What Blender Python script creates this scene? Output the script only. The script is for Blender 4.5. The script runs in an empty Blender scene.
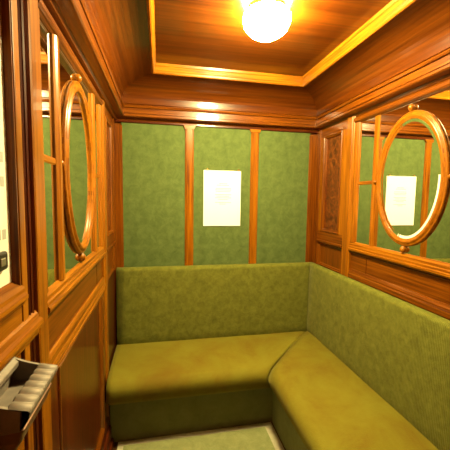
import bpy, bmesh, math, random
from mathutils import Vector, Matrix, noise
random.seed(7)
SC = bpy.context.scene
COL = SC.collection

# ------------------------------------------------------------------ camera, world, exposure
W = 1.2919            # room width (mirror face to mirror face)
FZ = .080             # floor level
YB = -2.35            # wall behind the camera
cam_d = bpy.data.cameras.new('camera'); cam = bpy.data.objects.new('camera', cam_d); COL.objects.link(cam)
cam_d.sensor_width = 36; cam_d.lens = 320.39 / 450 * 36; cam_d.clip_start = .01
yaw, pitch, roll = .2006, -.0826, .0138
fw = Vector((math.sin(yaw)*math.cos(pitch), math.cos(yaw)*math.cos(pitch), math.sin(pitch)))
r0 = Vector((math.cos(yaw), -math.sin(yaw), 0)); u0 = r0.cross(fw)
rr = r0*math.cos(roll) + u0*math.sin(roll); uu = -r0*math.sin(roll) + u0*math.cos(roll)
M3 = Matrix((rr, uu, -fw)).transposed()
cam.matrix_world = Matrix.Translation((.2575, -2.0, 1.3274)) @ M3.to_4x4()
SC.camera = cam
wd = bpy.data.worlds.new('world'); SC.world = wd; wd.use_nodes = True
wd.node_tree.nodes['Background'].inputs[0].default_value = (.02, .015, .01, 1)
SC.view_settings.view_transform = 'Standard'; SC.view_settings.look = 'None'
SC.view_settings.gamma = 1; SC.view_settings.use_curve_mapping = False
SC.view_settings.exposure = 0.0
LAMP_STRENGTH = 640.0
LAMP_COLOR = (1.0, .83, .36)

# ------------------------------------------------------------------ materials
def new_mat(name):
    m = bpy.data.materials.new(name); m.use_nodes = True
    return m, m.node_tree.nodes, m.node_tree.links, m.node_tree.nodes['Principled BSDF']

def ramp(N, stops):
    r = N.new('ShaderNodeValToRGB')
    while len(r.color_ramp.elements) < len(stops): r.color_ramp.elements.new(.5)
    for e, (p, c) in zip(r.color_ramp.elements, stops): e.position = p; e.color = (*c, 1)
    return r

def wood(name, dark, mid, light, su=1.3, sv=45, rough=.3, coat=.3, bump=.05):
    m, N, L, B = new_mat(name)
    tc = N.new('ShaderNodeTexCoord'); mp = N.new('ShaderNodeMapping'); mp.inputs['Scale'].default_value = (su, sv, 1)
    L.new(tc.outputs['UV'], mp.inputs[0])
    n1 = N.new('ShaderNodeTexNoise'); n1.inputs['Scale'].default_value = 2.2; n1.inputs['Detail'].default_value = 6
    n1.inputs['Distortion'].default_value = .6
    L.new(mp.outputs[0], n1.inputs[0])
    mp2 = N.new('ShaderNodeMapping'); mp2.inputs['Scale'].default_value = (su*4, sv*9, 1)
    L.new(tc.outputs['UV'], mp2.inputs[0])
    n2 = N.new('ShaderNodeTexNoise'); n2.inputs['Scale'].default_value = 2; n2.inputs['Detail'].default_value = 3
    L.new(mp2.outputs[0], n2.inputs[0])
    mx = N.new('ShaderNodeMath'); mx.operation = 'MULTIPLY_ADD'; mx.inputs[1].default_value = .35
    L.new(n2.outputs[0], mx.inputs[0])
    sc = N.new('ShaderNodeMath'); sc.operation = 'MULTIPLY'; sc.inputs[1].default_value = .7
    L.new(n1.outputs[0], sc.inputs[0]); L.new(sc.outputs[0], mx.inputs[2])
    r = ramp(N, [(.36, dark), (.52, mid), (.68, light)])
    L.new(mx.outputs[0], r.inputs[0]); L.new(r.outputs[0], B.inputs['Base Color'])
    B.inputs['Roughness'].default_value = rough
    B.inputs['Specular IOR Level'].default_value = .22
    B.inputs['Coat Weight'].default_value = coat; B.inputs['Coat Roughness'].default_value = .07; B.inputs['Coat IOR'].default_value = 1.4
    bp = N.new('ShaderNodeBump'); bp.inputs['Strength'].default_value = bump; bp.inputs['Distance'].default_value = .002
    L.new(mx.outputs[0], bp.inputs['Height']); L.new(bp.outputs[0], B.inputs['Normal'])
    return m

def burl(name):
    m, N, L, B = new_mat(name)
    tc = N.new('ShaderNodeTexCoord')
    n1 = N.new('ShaderNodeTexNoise'); n1.inputs['Scale'].default_value = 15; n1.inputs['Detail'].default_value = 8
    n1.inputs['Distortion'].default_value = 2.6; n1.inputs['Roughness'].default_value = .65
    L.new(tc.outputs['UV'], n1.inputs[0])
    r = ramp(N, [(.36, (.028, .005, .001)), (.5, (.10, .019, .003)), (.66, (.22, .056, .007))])
    L.new(n1.outputs[0], r.inputs[0]); L.new(r.outputs[0], B.inputs['Base Color'])
    B.inputs['Roughness'].default_value = .3; B.inputs['Coat Weight'].default_value = .4
    return m

def fabric(name, a, b, c, scale=9, fine=260, bump=.4, sheen=.25, wale=0, stretch=(1, 1, 1), tint=(.8, .85, .4)):
    m, N, L, B = new_mat(name)
    tc = N.new('ShaderNodeTexCoord'); mp = N.new('ShaderNodeMapping'); mp.inputs['Scale'].default_value = stretch
    L.new(tc.outputs['Object'], mp.inputs[0])
    n1 = N.new('ShaderNodeTexNoise'); n1.inputs['Scale'].default_value = scale; n1.inputs['Detail'].default_value = 7
    n1.inputs['Distortion'].default_value = .4; n1.inputs['Roughness'].default_value = .7
    L.new(mp.outputs[0], n1.inputs[0])
    r = ramp(N, [(.3, a), (.5, b), (.7, c)])
    L.new(n1.outputs[0], r.inputs[0]); L.new(r.outputs[0], B.inputs['Base Color'])
    n2 = N.new('ShaderNodeTexNoise'); n2.inputs['Scale'].default_value = fine; n2.inputs['Detail'].default_value = 2
    L.new(tc.outputs['Object'], n2.inputs[0])
    add = N.new('ShaderNodeMath'); add.operation = 'MULTIPLY_ADD'; add.inputs[1].default_value = 1.2
    L.new(n1.outputs[0], add.inputs[0]); L.new(n2.outputs[0], add.inputs[2])
    h = add
    if wale:
        uvm = N.new('ShaderNodeSeparateXYZ'); L.new(tc.outputs['UV'], uvm.inputs[0])
        ml = N.new('ShaderNodeMath'); ml.operation = 'MULTIPLY'; ml.inputs[1].default_value = wale
        L.new(uvm.outputs[0], ml.inputs[0])
        sn = N.new('ShaderNodeMath'); sn.operation = 'SINE'; L.new(ml.outputs[0], sn.inputs[0])
        a2 = N.new('ShaderNodeMath'); a2.operation = 'MULTIPLY_ADD'; a2.inputs[1].default_value = .35
        L.new(sn.outputs[0], a2.inputs[0]); L.new(add.outputs[0], a2.inputs[2]); h = a2
    bp = N.new('ShaderNodeBump'); bp.inputs['Strength'].default_value = bump; bp.inputs['Distance'].default_value = .003
    L.new(h.outputs[0], bp.inputs['Height']); L.new(bp.outputs[0], B.inputs['Normal'])
    B.inputs['Roughness'].default_value = .85; B.inputs['Specular IOR Level'].default_value = .15
    B.inputs['Sheen Weight'].default_value = sheen; B.inputs['Sheen Roughness'].default_value = .45
    B.inputs['Sheen Tint'].default_value = (*tint, 1)
    return m

def plain(name, col, rough=.5, metal=0, emit=None, strength=0, coat=0, noise_amt=0, nscale=40):
    m, N, L, B = new_mat(name)
    B.inputs['Roughness'].default_value = rough; B.inputs['Metallic'].default_value = metal
    B.inputs['Base Color'].default_value = (*col, 1); B.inputs['Coat Weight'].default_value = coat
    if noise_amt:
        tc = N.new('ShaderNodeTexCoord'); n = N.new('ShaderNodeTexNoise'); n.inputs['Scale'].default_value = nscale
        n.inputs['Detail'].default_value = 5; L.new(tc.outputs['Object'], n.inputs[0])
        r = ramp(N, [(.3, tuple(c*(1-noise_amt) for c in col)), (.7, tuple(min(1, c*(1+noise_amt)) for c in col))])
        L.new(n.outputs[0], r.inputs[0]); L.new(r.outputs[0], B.inputs['Base Color'])
        bp = N.new('ShaderNodeBump'); bp.inputs['Strength'].default_value = .15; bp.inputs['Distance'].default_value = .001
        L.new(n.outputs[0], bp.inputs['Height']); L.new(bp.outputs[0], B.inputs['Normal'])
    if emit:
        B.inputs['Emission Color'].default_value = (*emit, 1); B.inputs['Emission Strength'].default_value = strength
    return m

WOOD = wood('varnished_mahogany', (.045, .0085, .0006), (.125, .030, .0012), (.205, .057, .002))
WOODL = wood('honey_mahogany', (.10, .026, .0012), (.22, .067, .002), (.33, .112, .004), sv=30, coat=.15)
WOODD = wood('red_mahogany', (.02, .003, .0008), (.062, .0095, .0015), (.12, .021, .003), su=.8, sv=30, rough=.32, coat=.3)
CEILW = wood('ceiling_mahogany', (.04, .0075, .0005), (.078, .017, .001), (.115, .027, .0015), su=.7, sv=24, rough=.3, coat=.4, bump=.03)
BURL = burl('burl_veneer')
GREENW = fabric('green_wall_velvet', (.058, .085, .024), (.080, .111, .031), (.102, .136, .041), scale=20, fine=180, bump=.35,
                sheen=.2, tint=(.5, .8, .25))
SEAT = fabric('olive_velvet', (.135, .082, .005), (.16, .128, .009), (.178, .158, .014), scale=4, fine=220, bump=.35, sheen=.15, tint=(.8, .7, .25))
PAD = fabric('olive_ribbed_velvet', (.082, .086, .011), (.120, .121, .016), (.160, .158, .023), scale=30, fine=240, bump=.45, sheen=.12,
             wale=900, tint=(.8, .75, .3))
BASEF = fabric('dark_olive_cloth', (.15, .155, .06), (.18, .186, .074), (.21, .218, .088), scale=12, fine=300, bump=.3, sheen=.1)
RUGF = fabric('sage_carpet', (.20, .215, .08), (.26, .275, .11), (.33, .34, .15), scale=16, fine=350, bump=.7, sheen=.2)
RUGB = fabric('cream_carpet_edge', (.42, .37, .24), (.5, .45, .30), (.58, .53, .37), scale=20, fine=350, bump=.7, sheen=.2)
MIRROR = plain('mirror_silver', (.93, .94, .90), .012, 1)
BRASS = plain('aged_brass', (.72, .46, .16), .25, 1, noise_amt=.15)
METAL = plain('cast_aluminium', (.19, .155, .125), .6, .25, noise_amt=.15, nscale=60)
METALD = plain('cast_metal_wood_reflection', (.16, .075, .04), .45, .5, noise_amt=.2, nscale=50)  # ashtray body: brown of the reflected wood painted into the metal colour
PAPER = plain('white_card', (.88, .87, .82), .45)
INK = plain('pale_ink', (.50, .47, .30), .6)
GREY = plain('grey_ink', (.34, .34, .32), .6)
ENAMEL = plain('cream_enamel', (.80, .76, .66), .3, coat=.3)
BLACK = plain('black_metal', (.015, .012, .01), .35)
STEEL = plain('worn_steel', (.30, .27, .2), .45, .8)
FLOORM = wood('dark_floor_boards', (.05, .02, .008), (.09, .036, .013), (.14, .06, .02))
GLOW = plain('lit_opal_glass', (.95, .9, .8), .2, 0, LAMP_COLOR, LAMP_STRENGTH)

# ------------------------------------------------------------------ mesh builder
AX = {'x': Vector((1, 0, 0)), 'y': Vector((0, 1, 0)), 'z': Vector((0, 0, 1))}
WORLD = {}           # object name -> world origin

class MB:
    def __init__(s): s.v = []; s.f = []; s.g = []; s.sm = []; s.o = []; s.mi = []
    def add(s, verts, faces, g, smooth=False, mi=0):
        b = len(s.v); s.v += [Vector(p) for p in verts]; off = (random.uniform(0, 9), random.uniform(0, 9))
        for i, f in enumerate(faces):
            s.f.append([b+k for k in f]); gg = g[i] if isinstance(g, list) else g
            s.g.append(AX[gg] if isinstance(gg, str) else gg); s.sm.append(smooth); s.o.append(off); s.mi.append(mi)
        return s
    def box(s, x0, x1, y0, y1, z0, z1, g='z', mi=0):
        x0, x1 = sorted((x0, x1)); y0, y1 = sorted((y0, y1)); z0, z1 = sorted((z0, z1))
        v = [(x, y, z) for x in (x0, x1) for y in (y0, y1) for z in (z0, z1)]
        return s.add(v, [(0, 1, 3, 2), (4, 6, 7, 5), (0, 4, 5, 1), (2, 3, 7, 6), (0, 2, 6, 4), (1, 5, 7, 3)], g, mi=mi)
    def prism(s, pts, vec, g, smooth=False):
        n = len(pts); a = [Vector(p) for p in pts]; b = [p+Vector(vec) for p in a]
        f = [(i, (i+1) % n, n+(i+1) % n, n+i) for i in range(n)] + [tuple(range(n))[::-1], tuple(range(n, 2*n))]
        return s.add(a+b, f, g, smooth)
    def rings(s, loops, closed=True, caps=False, g=None, wrap=True, smooth=False):
        n = len(loops[0]); v = [p for l in loops for p in l]; f = []; gs = []; m = len(loops)
        for i in range(m if closed else m-1):
            j = (i+1) % m
            for k in range(n if wrap else n-1):
                k2 = (k+1) % n
                f.append((i*n+k, i*n+k2, j*n+k2, j*n+k))
                e = Vector(loops[i][k2]) - Vector(loops[i][k])
                gs.append(g if g else (e.normalized() if e.length > 1e-6 else Vector((1, 0, 0))))
        if caps:
            f.append(tuple(range(n))[::-1]); gs.append(g or Vector((1, 0, 0)))
            f.append(tuple((m-1)*n+k for k in range(n))); gs.append(g or Vector((1, 0, 0)))
        return s.add(v, f, gs, smooth)
    def sphere(s, c, rx, ry=None, rz=None, n=20, m=12):
        ry = ry or rx; rz = rz or rx; c = Vector(c)
        v = [c+Vector((0, 0, rz))]; f = []
        for i in range(1, m):
            t = math.pi*i/m
            for k in range(n):
                p = 2*math.pi*k/n
                v.append(c+Vector((rx*math.sin(t)*math.cos(p), ry*math.sin(t)*math.sin(p), rz*math.cos(t))))
        v.append(c-Vector((0, 0, rz))); e = len(v)-1
        for k in range(n):
            f.append((0, 1+k, 1+(k+1) % n)); f.append((e, 1+(m-2)*n+(k+1) % n, 1+(m-2)*n+k))
            for i in range(m-2): f.append((1+i*n+k, 1+(i+1)*n+k, 1+(i+1)*n+(k+1) % n, 1+i*n+(k+1) % n))
        return s.add(v, f, 'z', True)
    def lathe(s, prof, c, axis='z', n=32, flute=0, amp=0):
        c = Vector(c); loops = []
        for (r, h) in prof:
            l = []
            for k in range(n):
                p = 2*math.pi*k/n; q = r*(1+amp*math.cos(flute*p)) if flute else r
                a, b = q*math.cos(p), q*math.sin(p)
                l.append(c + {'z': Vector((a, b, h)), 'x': Vector((h, a, b)), 'y': Vector((a, h, b))}[axis])
            loops.append(l)
        return s.rings(loops, closed=False, caps=True, g=AX[axis], smooth=True)
    def build(s, name, mat, parent=None, bevel=0, seg=2, smooth_angle=True, origin=None):
        lo = Vector([min(p[i] for p in s.v) for i in range(3)]); hi = Vector([max(p[i] for p in s.v) for i in range(3)])
        org = Vector(origin) if origin else (lo+hi)/2
        if not parent and not origin: org.z = lo.z
        me = bpy.data.meshes.new(name)
        me.from_pydata([p-org for p in s.v], [], s.f)
        uv = me.uv_layers.new(name='UVMap')
        for p, g, sm, off, mi in zip(me.polygons, s.g, s.sm, s.o, s.mi):
            p.use_smooth = sm; p.material_index = mi
            t = p.normal.cross(g)
            if t.length < .1:
                g = Vector((0, 1, 0)) if abs(g.y) < .9 else Vector((1, 0, 0)); t = p.normal.cross(g)
            t.normalize()
            for li in p.loop_indices:
                co = me.vertices[me.loops[li].vertex_index].co + org
                uv.data[li].uv = (co.dot(g)+off[0], co.dot(t)+off[1])
        bm = bmesh.new(); bm.from_mesh(me); bmesh.ops.recalc_face_normals(bm, faces=bm.faces); bm.to_mesh(me); bm.free()
        for m in (mat if isinstance(mat, (list, tuple)) else [mat]): me.materials.append(m)
        o = bpy.data.objects.new(name, me); COL.objects.link(o)
        if parent:
            o.parent = parent; o.location = org - WORLD[parent.name]
        else: o.location = org
        WORLD[o.name] = org
        if bevel:
            b = o.modifiers.new('bevel', 'BEVEL'); b.width = bevel; b.segments = seg; b.limit_method = 'ANGLE'; b.angle_limit = math.radians(35)
        return o

def thing(name, label, cat, loc, group=None):
    o = bpy.data.objects.new(name, None); COL.objects.link(o); o.location = loc; o.empty_display_size = .05
    WORLD[o.name] = Vector(loc); o['label'] = label; o['category'] = cat
    if group: o['group'] = group
    return o
def struct(o): o['kind'] = 'structure'; return o
def sroot(name, loc):
    o = bpy.data.objects.new(name, None); COL.objects.link(o); o.location = loc; WORLD[o.name] = Vector(loc); o['kind'] = 'structure'; return o

# side-wall mapping: d = distance from the mirror face into the room
XL = -.012
def sx(side, d): return XL + d*(.75 if d > 0 else 1) if side == 'left' else W - d
def P(side, d, y, z): return Vector((sx(side, d), y, z))
def sbox(mb, side, d0, d1, y0, y1, z0, z1, g='z'): return mb.box(sx(side, d0), sx(side, d1), y0, y1, z0, z1, g)
def vprof(mb, side, prof, z0, z1):      # prof [(d, y)], runs up the wall
    return mb.prism([P(side, d, y, z0) for d, y in prof], (0, 0, z1-z0), 'z')
def hprof(mb, side, prof, y0, y1):      # prof [(d, z)], runs along the wall
    return mb.prism([P(side, d, y0, z) for d, z in prof], (0, y1-y0, 0), 'y')
def srect(mb, side, y0, y1, z0, z1, prof, closed=True):   # mitred moulding: prof [(inset, d)]
    y0, y1 = sorted((y0, y1)); loops = []
    for i, d in prof:
        loops.append([P(side, d, y0+i, z0+i), P(side, d, y1-i, z0+i), P(side, d, y1-i, z1-i), P(side, d, y0+i, z1-i)])
    return mb.rings(loops, closed=closed)

# ------------------------------------------------------------------ floor, ceiling, cornice
b = MB(); b.box(-.06, W+.06, YB-.05, .06, FZ-.05, FZ, 'y'); struct(b.build('floor', FLOORM))
ceil = sroot('ceiling', (W/2, YB/2, 2.025))
b = MB()
b.box(.2, W-.2, YB+.2, -.2, 2.024, 2.06, 'x'); b.build('ceiling_panel', CEILW, ceil)
def room_ring(mb, prof, closed=False):
    loops = [[Vector((i, YB+i, z)), Vector((W-i, YB+i, z)), Vector((W-i, -i, z)), Vector((i, -i, z))] for i, z in prof]
    return mb.rings(loops, closed=closed)
# cove between the cornice and the ceiling panel
b = MB(); prof = [(.046, 1.862)]
for k in range(0, 13):
    t = math.pi/2*k/12
    prof.append((.048 + .172*(1-math.cos(t)), 1.885 + .094*math.sin(t)))
prof += [(.222, 2.03), (-.03, 2.03), (-.03, 1.862)]
room_ring(b, prof, True)
cv = b.build('cove', CEILW, ceil)
for p in cv.data.polygons: p.use_smooth = False
# moulded frame round the ceiling panel
b = MB()
room_ring(b, [(.214, 1.981), (.216, 1.975), (.224, 1.973), (.229, 1.977), (.230, 1.986), (.232, 1.990), (.233, 2.009), (.236, 2.013), (.239, 2.024), (.214, 2.024)], True)
struct(b.build('trim_2', WOODL))
# cornice
b = MB()
room_ring(b, [(-.03, 1.772), (.012, 1.772), (.018, 1.784), (.046, 1.786), (.054, 1.787), (.058, 1.791), (.058, 1.800), (.049, 1.802), (.049, 1.805), (.054, 1.806), (.054, 1.833), (.046, 1.834), (.046, 1.838),
              (.056, 1.839), (.060, 1.846), (.056, 1.853), (.046, 1.854), (.046, 1.858), (.053, 1.859), (.050, 1.862), (.042, 1.864), (-.03, 1.864)], True)
struct(b.build('trim_1', WOOD))

# ------------------------------------------------------------------ back wall
wb = sroot('wall_back', (W/2, 0, 0))
b = MB(); b.box(-.06, W+.06, .002, .06, 0, 2.05, 'x'); b.build('panelling', WOOD, wb)
xs = [(-.012, .042), (.408, .461), (.823, .875), (1.222, W+.005)]
for (a0, a1), (c0, c1) in zip(xs[:-1], xs[1:]):
    b = MB(); b.box(a1-.004, c0+.004, .002, -.006, .80, 1.775, 'z'); b.build('fabric_panel', GREENW, wb)
for i, (a, c) in enumerate(xs):
    b = MB(); w = c-a; m = .006
    b.prism([(a, .001, .8), (a, -.010, .8), (a+.004, -.014, .8), (a+.008, -.014, .8), (a+.011, -.018, .8), (c-.011, -.018, .8),
             (c-.008, -.014, .8), (c-.004, -.014, .8), (c, -.010, .8), (c, .001, .8)], (0, 0, .945), 'z')
    o = b.build('pilaster_strip', WOODL if i in (1, 2) else WOOD, wb)
    if i in (1, 2):
        b = MB()
        b.prism([(a-.010, -.001, 1.764), (a-.010, -.001, 1.758), (a-.002, -.001, 1.742), (c+.002, -.001, 1.742), (c+.010, -.001, 1.758), (c+.010, -.001, 1.764)],
                (0, -.018, 0), 'x')
        b.build('strip_cap', WOODL, o, bevel=.002)
b = MB(); b.box(0, W, .001, -.016, 1.762, 1.775, 'x'); b.build('top_rail', WOODD, wb, bevel=.003)

# ------------------------------------------------------------------ side walls
ZT = 1.738      # top of mirror opening
ZS = 1.102      # bottom of mirror opening
GY0, GY1 = -.458, -1.192
def panel_frame(side, parent, y0, y1, z0, z1, mat_panel, mat_frame, name='raised_panel', d=.013, wdt=.026):
    y0, y1 = sorted((y0, y1))
    b = MB(); srect(b, side, y0, y1, z0, z1, [(0, -.002), (0, d), (.003, d+.004), (.008, d+.004), (.011, d), (.016, d-.002), (wdt, -.004+.003), (wdt, -.004)])
    f = b.build('panel_moulding', mat_frame, parent)
    b = MB(); sbox(b, side, -.006, 0.0, y0+wdt-.004, y1-wdt+.004, z0+wdt-.004, z1-wdt+.004, 'z'); b.build(name, mat_panel, parent)

def side_wall(side, y_end):
    root = sroot('wall_'+side, (sx(side, 0), y_end/2, 0))
    b = MB(); sbox(b, side, -.05, -.006, .06, y_end, 0, 2.05, 'y'); b.build('backing', WOODD, root)
    D = .016
    # corner stile, posts
    b = MB(); vprof(b, side, [(-.01, 0), (D, 0), (D, -.052), (D-.004, -.056), (-.01, -.056)], 0, 1.775); b.build('corner_stile', WOOD, root)
    posts = [(-.350, -.424), (-1.206, -1.262)] if side == 'left' else [(-.350, -.424), (-1.226, -1.300)]
    for a, c in posts:
        b = MB()
        if side == 'left' and a < -1: pr = [(-.01, a), (D, a), (D+.003, a-.004), (D+.003, c+.004), (D, c), (-.01, c)]
        else: pr = [(-.01, a), (D-.004, a), (D, a-.005), (D, a-.012), (D+.005, a-.016), (D+.005, c+.016), (D, c+.012), (D, c+.005), (D-.004, c), (-.01, c)]
        vprof(b, side, pr, 0, 1.775); b.build('post', WOODL, root)
    # upper little panel (burl) and lower panel between corner stile and post
    b = MB(); sbox(b, side, -.006, D-.004, -.056, -.350, 1.722, 1.775, 'y'); b.build('rail', WOOD, root, bevel=.002)
    b = MB(); sbox(b, side, -.006, D-.004, -.056, -.350, 1.062, 1.128, 'y'); b.build('rail', WOOD, root, bevel=.002)
    b = MB(); hprof(b, side, [(0, 1.052), (D+.004, 1.055), (D+.006, 1.062), (D+.004, 1.069), (0, 1.07)], -.056, -.350); b.build('rail_bead', WOOD, root)
    for a, c in ((-.056, -.098), (-.302, -.350)):
        b = MB(); sbox(b, side, -.006, D-.004, a, c, 1.126, 1.724, 'z'); b.build('stile', WOODL, root, bevel=.002)
    panel_frame(side, root, -.096, -.304, 1.124, 1.726, BURL, WOOD, 'burl_panel', d=.013, wdt=.022)
    panel_frame(side, root, -.058, -.350, .900, 1.054, WOOD, WOOD, 'lower_panel', d=.008, wdt=.022)
    # frieze under the mirrors
    def frieze(y0, y1):
        b = MB(); hprof(b, side, [(-.006, .90), (.012, .90), (.016, .906), (.016, .926), (.012, .932), (.012, .938), (.007, .944), (.004, .952), (-.006, .952)], y0, y1)
        b.build('frieze_moulding', WOOD, root)
        b = MB(); sbox(b, side, -.008, .002, y0, y1, .945, 1.05, 'y'); b.build('frieze_panel', WOOD, root)
        b = MB(); hprof(b, side, [(-.006, 1.040), (.010, 1.040), (.014, 1.044), (.014, 1.050), (.010, 1.054), (-.006, 1.054)], y0, y1)
        b.build('frieze_shadow_bead', WOODD, root)  # dark strip stands in for the shadow line under the mirror sill
    frieze(-.424, -1.206 if side == 'left' else -1.226)
    # hairline joint post of the frieze
    b = MB(); sbox(b, side, 0, .0035, -.560, -.5625, .952, 1.04, 'z'); b.build('frieze_joint', WOODD, root)
    return root, D

wr, D = side_wall('right', YB)
wl, D = side_wall('left', -1.262)
# right wall beyond the second post
b = MB(); sbox(b, 'right', -.006, .010, -1.300, YB, 0, 1.775, 'z'); b.build('panel', WOOD, wr)
# left wall, below the frieze: stile by the bench, tall panel with its moulding, rail under
b = MB(); sbox(b, 'left', -.006, .012, -.056, -.350, 0, .905, 'z'); b.build('panel', WOODD, wl)
b = MB(); hprof(b, 'left', [(-.006, .885), (.014, .885), (.018, .890), (.018, .896), (.014, .900), (.019, .905), (.022, .912), (.019, .920), (.016, .924),
                            (.016, .938), (.012, .946), (.008, .950), (-.006, .950)], -.424, -1.206); b.build('dado_moulding', WOODL, wl)
b = MB(); sbox(b, 'left', -.006, .012, -.424, -.500, 0, .886, 'z'); b.build('stile', WOOD, wl, bevel=.002)
b = MB(); sbox(b, 'left', -.006, .012, -1.135, -1.206, 0, .886, 'z'); b.build('stile', WOODD, wl, bevel=.002)
panel_frame('left', wl, -.498, -1.137, .24, .888, WOODD, WOOD, 'tall_panel', d=.014, wdt=.03)
b = MB(); hprof(b, 'left', [(-.006, 0), (.052, 0), (.052, .105), (.046, .115), (.036, .118), (.036, .175), (.030, .186), (.022, .190), (.022, .232), (.016, .244),
                            (.006, .262), (-.006, .262)], -.40, -1.206); struct(b.build('baseboard_left', WOODD))
b = MB(); b.box(-.06, W+.06, YB-.05, YB, 0, 2.05, 'z'); struct(b.build('wall_front', WOOD))

# ------------------------------------------------------------------ door in the left wall
DY0, DY1 = -1.298, -1.900
door = sroot('door_1', (XL, -1.6, 0))
b = MB()   # fluted jamb between post and door
vprof(b, 'left', [(-.03, -1.262), (.004, -1.262), (.004, -1.270), (.010, -1.274), (.013, -1.278), (.010, -1.282), (.003, -1.285), (.010, -1.289), (.012, -1.293), (.008, -1.297),
                  (-.004, -1.300), (-.004, -1.305), (-.03, -1.305)], 0, 1.775); struct(b.build('trim_3', WOODD))
b = MB(); sbox(b, 'left', -.05, -.02, -1.262, YB, 0, 2.05, 'z'); struct(b.build('trim_4', WOODD))
b = MB(); sbox(b, 'left', -.02, .006, DY1-.02, YB, 0, 1.775, 'z'); struct(b.build('trim_5', WOODD))
WY0, WY1, WZ0, WZ1 = -1.340, -1.815, 1.150, 1.730
# door stiles and rails
b = MB(); sbox(b, 'left', -.018, .012, -1.303, -1.329, .02, 1.775, 'z'); b.build('door_stile', WOODL, door, bevel=.002)
b = MB(); sbox(b, 'left', -.018, .012, WY1-.011, DY1, .02, 1.775, 'z'); b.build('door_stile', WOODL, door, bevel=.002)
b = MB(); sbox(b, 'left', -.018, .011, -1.332, WY1-.04, WZ1+.011, 1.775, 'y'); b.build('door_rail', WOODL, door, bevel=.002)
b = MB(); sbox(b, 'left', -.018, .011, -1.332, WY1-.04, 1.06, WZ0-.011, 'y'); b.build('door_rail', WOODL, door, bevel=.002)
# window moulding (dark ogee) and ledges
b = MB(); srect(b, 'left', -1.329, WY1-.012, WZ0-.012, WZ1+.012, [(0, -.01), (0, .010), (.002, .012), (.004, .008), (.006, .012), (.009, .012), (.010, .004), (.011, -.002), (.012, -.006), (.012, -.014)])
b.build('window_moulding', WOOD, door)
b = MB(); hprof(b, 'left', [(-.01, 1.118), (.014, 1.118), (.018, 1.124), (.026, 1.130), (.026, 1.138), (.018, 1.142), (.018, 1.150), (.010, 1.158), (-.012, 1.172)], -1.330, WY1-.010)
b.build('window_sill', WOODL, door)
b = MB(); hprof(b, 'left', [(-.01, 1.030), (.014, 1.030), (.018, 1.036), (.018, 1.044), (.030, 1.052), (.032, 1.060), (.030, 1.066), (.020, 1.070), (.016, 1.078), (.010, 1.084), (-.01, 1.086)],
                -1.266, DY1); b.build('door_ledge', WOODL, door)
b = MB(); sbox(b, 'left', -.018, .004, -1.332, DY1+.04, .02, 1.032, 'y'); b.build('door_panel', WOODL, door)
b = MB(); srect(b, 'left', -1.345, -1.86, .15, 1.0, [(0, .003), (0, .010), (.008, .014), (.016, .010), (.024, .006), (.024, .003)]); b.build('panel_moulding', WOODL, door)
b = MB(); sbox(b, 'left', -.016, -.004, -1.338, WY1-.002, WZ0-.002, 1.607, 'z'); pane = b.build('window_pane', ENAMEL, door)
b = MB(); sbox(b, 'left', -.016, -.003, -1.338, WY1-.002, 1.606, WZ1+.008, 'z'); b.build('pane_top_strip', WOODL, door)  # honey-coloured strip filling the opening above the cream pane
b = MB()
for z, h in ((1.395, .018), (1.352, .018), (1.258, .018)):
    for k in range(3): sbox(b, 'left', -.0041, -.0037, -1.356-.02*k, -1.370-.02*k, z-h/2, z+h/2, 'z')
b.build('printed_marks', GREY, door)
b = MB(); sbox(b, 'left', -.005, .006, -1.370, -1.420, 1.197, 1.230, 'z'); la = b.build('window_catch', BLACK, door, bevel=.006, seg=3)
b = MB(); sbox(b, 'left', .005, .009, -1.384, -1.402, 1.206, 1.220, 'z'); b.build('catch_button', STEEL, la, bevel=.002)

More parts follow.
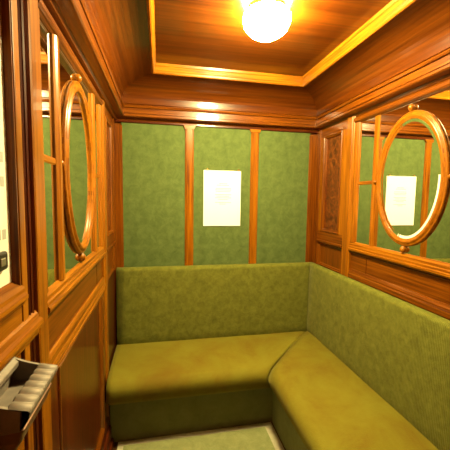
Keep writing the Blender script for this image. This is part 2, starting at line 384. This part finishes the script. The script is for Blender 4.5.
# ------------------------------------------------------------------ mirrors
def wall_mirror(side, label):
    t = thing('wall_mirror', label, 'mirror', (sx(side, 0), (GY0+GY1)/2, 1.06), 'glazed mirror panels on the side walls')
    y0, y1 = GY0, GY1
    # moulded frame: bottom sill, top roll, two stiles
    b = MB(); hprof(b, side, [(-.004, 1.052), (.020, 1.052), (.024, 1.058), (.024, 1.066), (.018, 1.070), (.018, 1.078), (.014, 1.082), (.014, 1.092), (.008, 1.098), (.002, 1.103), (-.004, 1.103)], -.424, -1.206 if side == 'left' else -1.226)
    b.build('sill', WOODL, t)
    b = MB(); pr = [(-.004, 1.735), (.003, 1.735)]
    for k in range(9):
        a = math.pi*k/8; pr.append((.010+.013*math.sin(a), 1.752-.013*math.cos(a)))
    pr += [(.006, 1.7725), (-.004, 1.7725)]
    hprof(b, side, pr, -.424, -1.206 if side == 'left' else -1.226); b.build('top_roll', WOOD, t)
    for a, c in ((-.424, y0-.002), (y1+.002, -1.206 if side == 'left' else -1.226)):
        s = 1 if a > c else -1
        b = MB(); vprof(b, side, [(-.004, a), (.013, a), (.013, (a+c)/2-.004 if True else 0), (.009, (a+c)/2-.007), (.009, c+.006), (.002, c), (-.004, c)], 1.10, 1.737)
        b.build('frame_stile', WOODL, t)
    m1, m2 = -.592, -1.064; hw = .020
    q = 2.6 if side == 'left' else 1
    for m in (m1, m2):
        b = MB(); vprof(b, side, [(-.004, m+hw), (.002*q, m+hw), (.004*q, m+hw-.005), (.006*q, m+.008), (.006*q, m-.008), (.004*q, m-hw+.005), (.002*q, m-hw), (-.004, m-hw)], 1.10, 1.737)
        b.build('muntin', WOODL, t)
    for a, c in ((y0, m1+hw), (m2-hw, y1)):
        b = MB(); hprof(b, side, [(-.004, 1.408), (.002, 1.408), (.005, 1.412), (.005, 1.422), (.002, 1.426), (-.004, 1.426)], a, c); b.build('glazing_bar', WOODL, t)
        for z0, z1 in ((1.100, 1.410), (1.424, 1.738)):
            b = MB(); sbox(b, side, -.004, 0, a+.004, c-.004, z0, z1, 'z'); b.build('mirror_glass', MIRROR, t)
    b = MB(); sbox(b, side, -.004, 0, m1-hw+.004, m2+hw-.004, 1.100, 1.738, 'z'); b.build('mirror_glass', MIRROR, t)
    return t
wall_mirror('right', 'glazed mirror panel with wooden bars on right wall above the long seat back')
wall_mirror('left', 'glazed mirror panel with wooden bars on left wall next to the door')

def oval_mirror(side, cy, label):
    cz, A, Bz = 1.417, .199, .284
    t = thing('oval_mirror', label, 'mirror', (sx(side, 0), cy, cz-Bz), 'oval mirrors with ball knobs')
    N = 96
    def loop(off, d):
        l = []
        for k in range(N):
            p = 2*math.pi*k/N; c, s = math.cos(p), math.sin(p)
            n = Vector((c/A, s/Bz)); n.normalize()
            l.append(P(side, d, cy + A*c + n.x*off, cz + Bz*s + n.y*off))
        return l
    prof = [(-.003, .0005), (0, .004), (-.001, .008), (-.004, .0105), (-.007, .011), (-.009, .0105), (-.011, .012), (-.015, .0150), (-.019, .0160), (-.023, .015),
            (-.026, .0125), (-.028, .011), (-.031, .011), (-.033, .009), (-.034, .006), (-.034, .0005)]
    b = MB(); b.rings([loop(o, d*(1.55 if side == 'left' and d > .002 else 1)) for o, d in prof], closed=True, smooth=True); b.build('frame', WOODL, t)
    b = MB(); b.rings([loop(-.031, .0082), loop(-.045, .0064)], closed=False); l = loop(-.045, .0064)
    b.add(l, [tuple(range(N))], 'z'); b.build('bevelled_glass', MIRROR, t)
    for y, z, r, ax in ((cy, cz+Bz, .0145, 1), (cy, cz-Bz, .0145, 1), (cy+A, cz, .010, 0), (cy-A, cz, .010, 0)):
        sgn = (1 if z > cz else -1) if ax else (1 if y > cy else -1)
        b = MB(); q = r*.98
        c = P(side, .004 if side == 'left' else .007, y + (0 if ax else sgn*q), z + (sgn*q if ax else 0))
        b.sphere(c, r)
        b.lathe([(r*.62, -r*1.0), (r*.62, -r*.55), (r*.4, -r*.3)] if sgn*(1) > 0 else [(r*.4, r*.3), (r*.62, r*.55), (r*.62, r*1.0)], c, 'z' if ax else 'y', n=16)
        b.build('ball_knob', WOODL, t)
    return t
oval_mirror('right', -.812, 'oval mirror in wooden ring frame mounted on the right wall mirror panel')
oval_mirror('left', -.832, 'oval mirror in wooden ring frame mounted on the left wall, near the door')

# ------------------------------------------------------------------ notice on the back wall
nt = thing('notice_board', 'white printed notice card pinned on the green fabric of the back wall', 'notice', (.6415, -.006, 1.1536))
b = MB(); b.box(.5223, .7607, -.0065, -.0125, 1.1536, 1.5008, 'z'); b.build('card', PAPER, nt, bevel=.001)
for x in (.545, .743):
    b = MB(); b.lathe([(.0065, -.0145), (.0065, -.0185), (.005, -.0215), (.0015, -.0225)], (x, 0, 1.5065), 'y', n=16); b.box(x-.0035, x+.0035, -.0065, -.0145, 1.5012, 1.511); b.build('brass_pin', BRASS, nt)
b = MB(); z = 1.418
for w in (.05, .085, 0, .095, .10, .09, 0, .10, .085, .10, .06, 0, .10, .045):
    if w:
        x = .6415-w/2+.006
        while x < .6415+w/2:
            ww = random.uniform(.006, .014); b.box(x, min(x+ww, .6415+w/2+.006), -.0125, -.0128, z, z+.0035); x += ww+.0025
    z -= .0098
b.build('printed_text', INK, nt)

# ------------------------------------------------------------------ corner bench
BT = .452
bench = thing('corner_bench', 'built-in L-shaped bench upholstered in olive green velvet along back and right walls', 'bench', (W/2, -.3, FZ))
YE = -2.12
# plinth
b = MB(); b.box(.006, .95, -.024, -.388, FZ, .36, 'x'); b.build('plinth', BASEF, bench, bevel=.004)
b = MB(); b.box(.868, W-.024, -.024, YE, FZ, .36, 'y'); b.build('plinth', BASEF, bench, bevel=.004)
# seat cushions: profile from wall (s=0) to nose and underneath
S0, S1 = .045, .488
def cushion(kind, dz, name):
    pr = [(S0, .33), (S0, BT-.01), (S0+.010, BT)]
    for k in range(1, 11): pr.append((S0+.010+(S1-.055-S0-.010)*k/10, BT + .008*math.sin(math.pi*k/10) - .004*(k/10)))
    for k in range(1, 9):
        a = math.pi/2*k/8; pr.append((S1-.055+.055*math.sin(a), BT-.052+.048*math.cos(a)))
    pr += [(S1-.002, BT-.075), (S1-.010, BT-.098), (S1-.022, BT-.118), (S1-.05, BT-.128), (S1-.14, .33)]
    loops = []; n = 36
    for i in range(n+1):
        f = i/n; l = []
        for s, z in pr:
            if kind == 'back':
                end = W - s
                x = .0055 + f*(end-.0055-.004)
                e = min(1, (end-x)/.05); zz = z + dz - (.007*(1-e)**2 if z > .40 else 0)
                e2 = min(1, (x)/.03); y = -s + (.012*(1-e2)**2 if s > .3 else 0)
                wv = .004*noise.noise(Vector((x*4, y*4, 1))) if z > .36 else 0
                l.append(Vector((x, y, zz+wv)))
            else:
                st = -s
                y = st - .002 + f*(YE-st)
                e = min(1, (st-y)/.055); zz = z + dz - ((.008+.018*(s/S1)**3)*(1-e)**2 if z > .40 else 0)
                wv = .005*noise.noise(Vector((s*4, y*3, 5))) if z > .36 else 0
                l.append(Vector((W-s, y, zz+wv)))
        loops.append(l)
    # ease spacing near the mitre
    b = MB(); b.rings(loops, closed=False, caps=True, g=AX['y'] if kind == 'back' else AX['x'], smooth=True)
    o = b.build(name, SEAT, bench)
    for p in o.data.polygons:
        if len(p.vertices) > 4: p.use_smooth = False
    return o
cushion('back', 0, 'seat_cushion'); cushion('right', .008, 'seat_cushion')
# back pads with rounded tops
def pad_profile():
    pr = [(.022, .36), (.076, .36), (.075, .50), (.070, .62), (.066, .80), (.064, .885)]
    for k in range(1, 7):
        a = math.pi/2*k/6; pr.append((.040+.024*math.cos(a), .887+.022*math.sin(a)))
    return pr + [(.030, .909), (.022, .904)]
b = MB(); pr = pad_profile(); n = 20
b.rings([[Vector((.0055 + (W-.03-.0055)*i/n, -s, z)) for s, z in pr] for i in range(n+1)], closed=False, caps=True, g=AX['x'], smooth=True)
o1 = b.build('back_pad', PAD, bench)
b = MB()
b.rings([[Vector((W-s-.002, -.024 + (YE+.024)*i/n, z)) for s, z in pr] for i in range(n+1)], closed=False, caps=True, g=AX['y'], smooth=True)
o2 = b.build('back_pad', PAD, bench)
for o in (o1, o2):
    for p in o.data.polygons:
        if len(p.vertices) > 4: p.use_smooth = False

# ------------------------------------------------------------------ rug
rug = thing('rug', 'sage green carpet with cream edge on the floor in front of bench', 'rug', (.45, -1.1, FZ))
b = MB(); b.box(.045, .862, -.394, -1.95, FZ+.0005, FZ+.008, 'y'); b.build('cream_edge', RUGB, rug, bevel=.003)
b = MB(); b.box(.075, .815, -.430, -1.90, FZ+.006, FZ+.012, 'y'); b.build('field', RUGF, rug, bevel=.003)

# ------------------------------------------------------------------ ceiling lamp
LX, LY = .646, -.81
lamp = thing('ceiling_lamp', 'glowing round glass bowl lamp fixed to the middle of the ceiling', 'lamp', (LX, LY, 1.9))
b = MB(); b.lathe([(.03, 2.0235), (.070, 2.0235), (.072, 2.016), (.070, 2.010), (.066, 2.004), (.03, 2.004)], (LX, LY, 0), 'z', n=48); b.build('ceiling_rose', BRASS, lamp)
b = MB(); pr = [(.070, 2.012), (.080, 2.008), (.086, 2.000), (.088, 1.990)]
for k in range(1, 10):
    a = math.pi/2*k/9*.97; pr.append((.088*math.cos(a), 1.990-.070*math.sin(a)))
b.lathe(pr, (LX, LY, 0), 'z', n=96, flute=24, amp=.012); b.build('glass_bowl', GLOW, lamp)

# ------------------------------------------------------------------ ashtray on the door
ash = thing('ashtray', 'small cast metal ashtray with ribbed front edge fixed to the door', 'ashtray', (XL+.004, -1.455, .955))
ya, yb = -1.390, -1.520
xw = XL+.0045
b = MB()   # back flange and rim
b.prism([(xw, ya, .985), (xw, ya, 1.047), (xw+.006, ya, 1.048), (xw+.020, ya, 1.036), (xw+.020, ya, 1.028), (xw+.010, ya, 1.02), (xw+.010, ya, .985)], (0, yb-ya, 0), 'y')
b.build('back_rim', METAL, ash, bevel=.0015)
b = MB()
for y0 in (ya, yb+.006):
    b = MB(); b.prism([(xw+.004, y0, .985), (xw+.004, y0, 1.046), (xw+.030, y0, 1.034), (.062, y0, 1.021), (.060, y0, .990)], (0, -.006, 0), 'x')
    b.build('end_wall', METAL, ash, bevel=.001)
b = MB(); b.prism([(xw+.006, ya-.002, 1.000), (xw+.006, ya-.002, .992), (.060, ya-.002, .992), (.060, ya-.002, 1.000)], (0, yb-ya+.004, 0), 'x'); b.build('tray_floor', METAL, ash)
b = MB()   # ribbed rest: corrugated along y
n = 84; nr = 7; top = []; 
L0 = []; 
for (fx, z, up) in ((.046, .994, 0), (.044, 1.024, 1), (.047, 1.0265, 1), (.073, 1.0205, 1), (.0745, 1.017, 1), (.072, 1.008, 0), (.062, .992, 0)):
    l = []
    for i in range(n+1):
        f = i/n; w = abs(math.sin(math.pi*nr*f))
        l.append(Vector((fx + (.0016*w if up and fx > .07 else 0), ya + (yb-ya)*f, z + (.0034*w if up else 0))))
    L0.append(l)
b.rings(L0, closed=True, g=AX['x'], wrap=False, smooth=True)
b.build('ribbed_rest', METAL, ash)
b = MB()
b.rings([[(xw+.001, ya-.003, .991), (.0655, ya-.003, .991), (.0655, yb+.003, .991), (xw+.001, yb+.003, .991)],
         [(xw+.001, ya-.008, .968), (.058, ya-.008, .968), (.058, yb+.008, .968), (xw+.001, yb+.008, .968)],
         [(xw+.001, ya-.03, .895), (.012, ya-.03, .895), (.012, yb+.03, .895), (xw+.001, yb+.03, .895)]], closed=False, caps=True)
b.build('body', METALD, ash, bevel=.003)
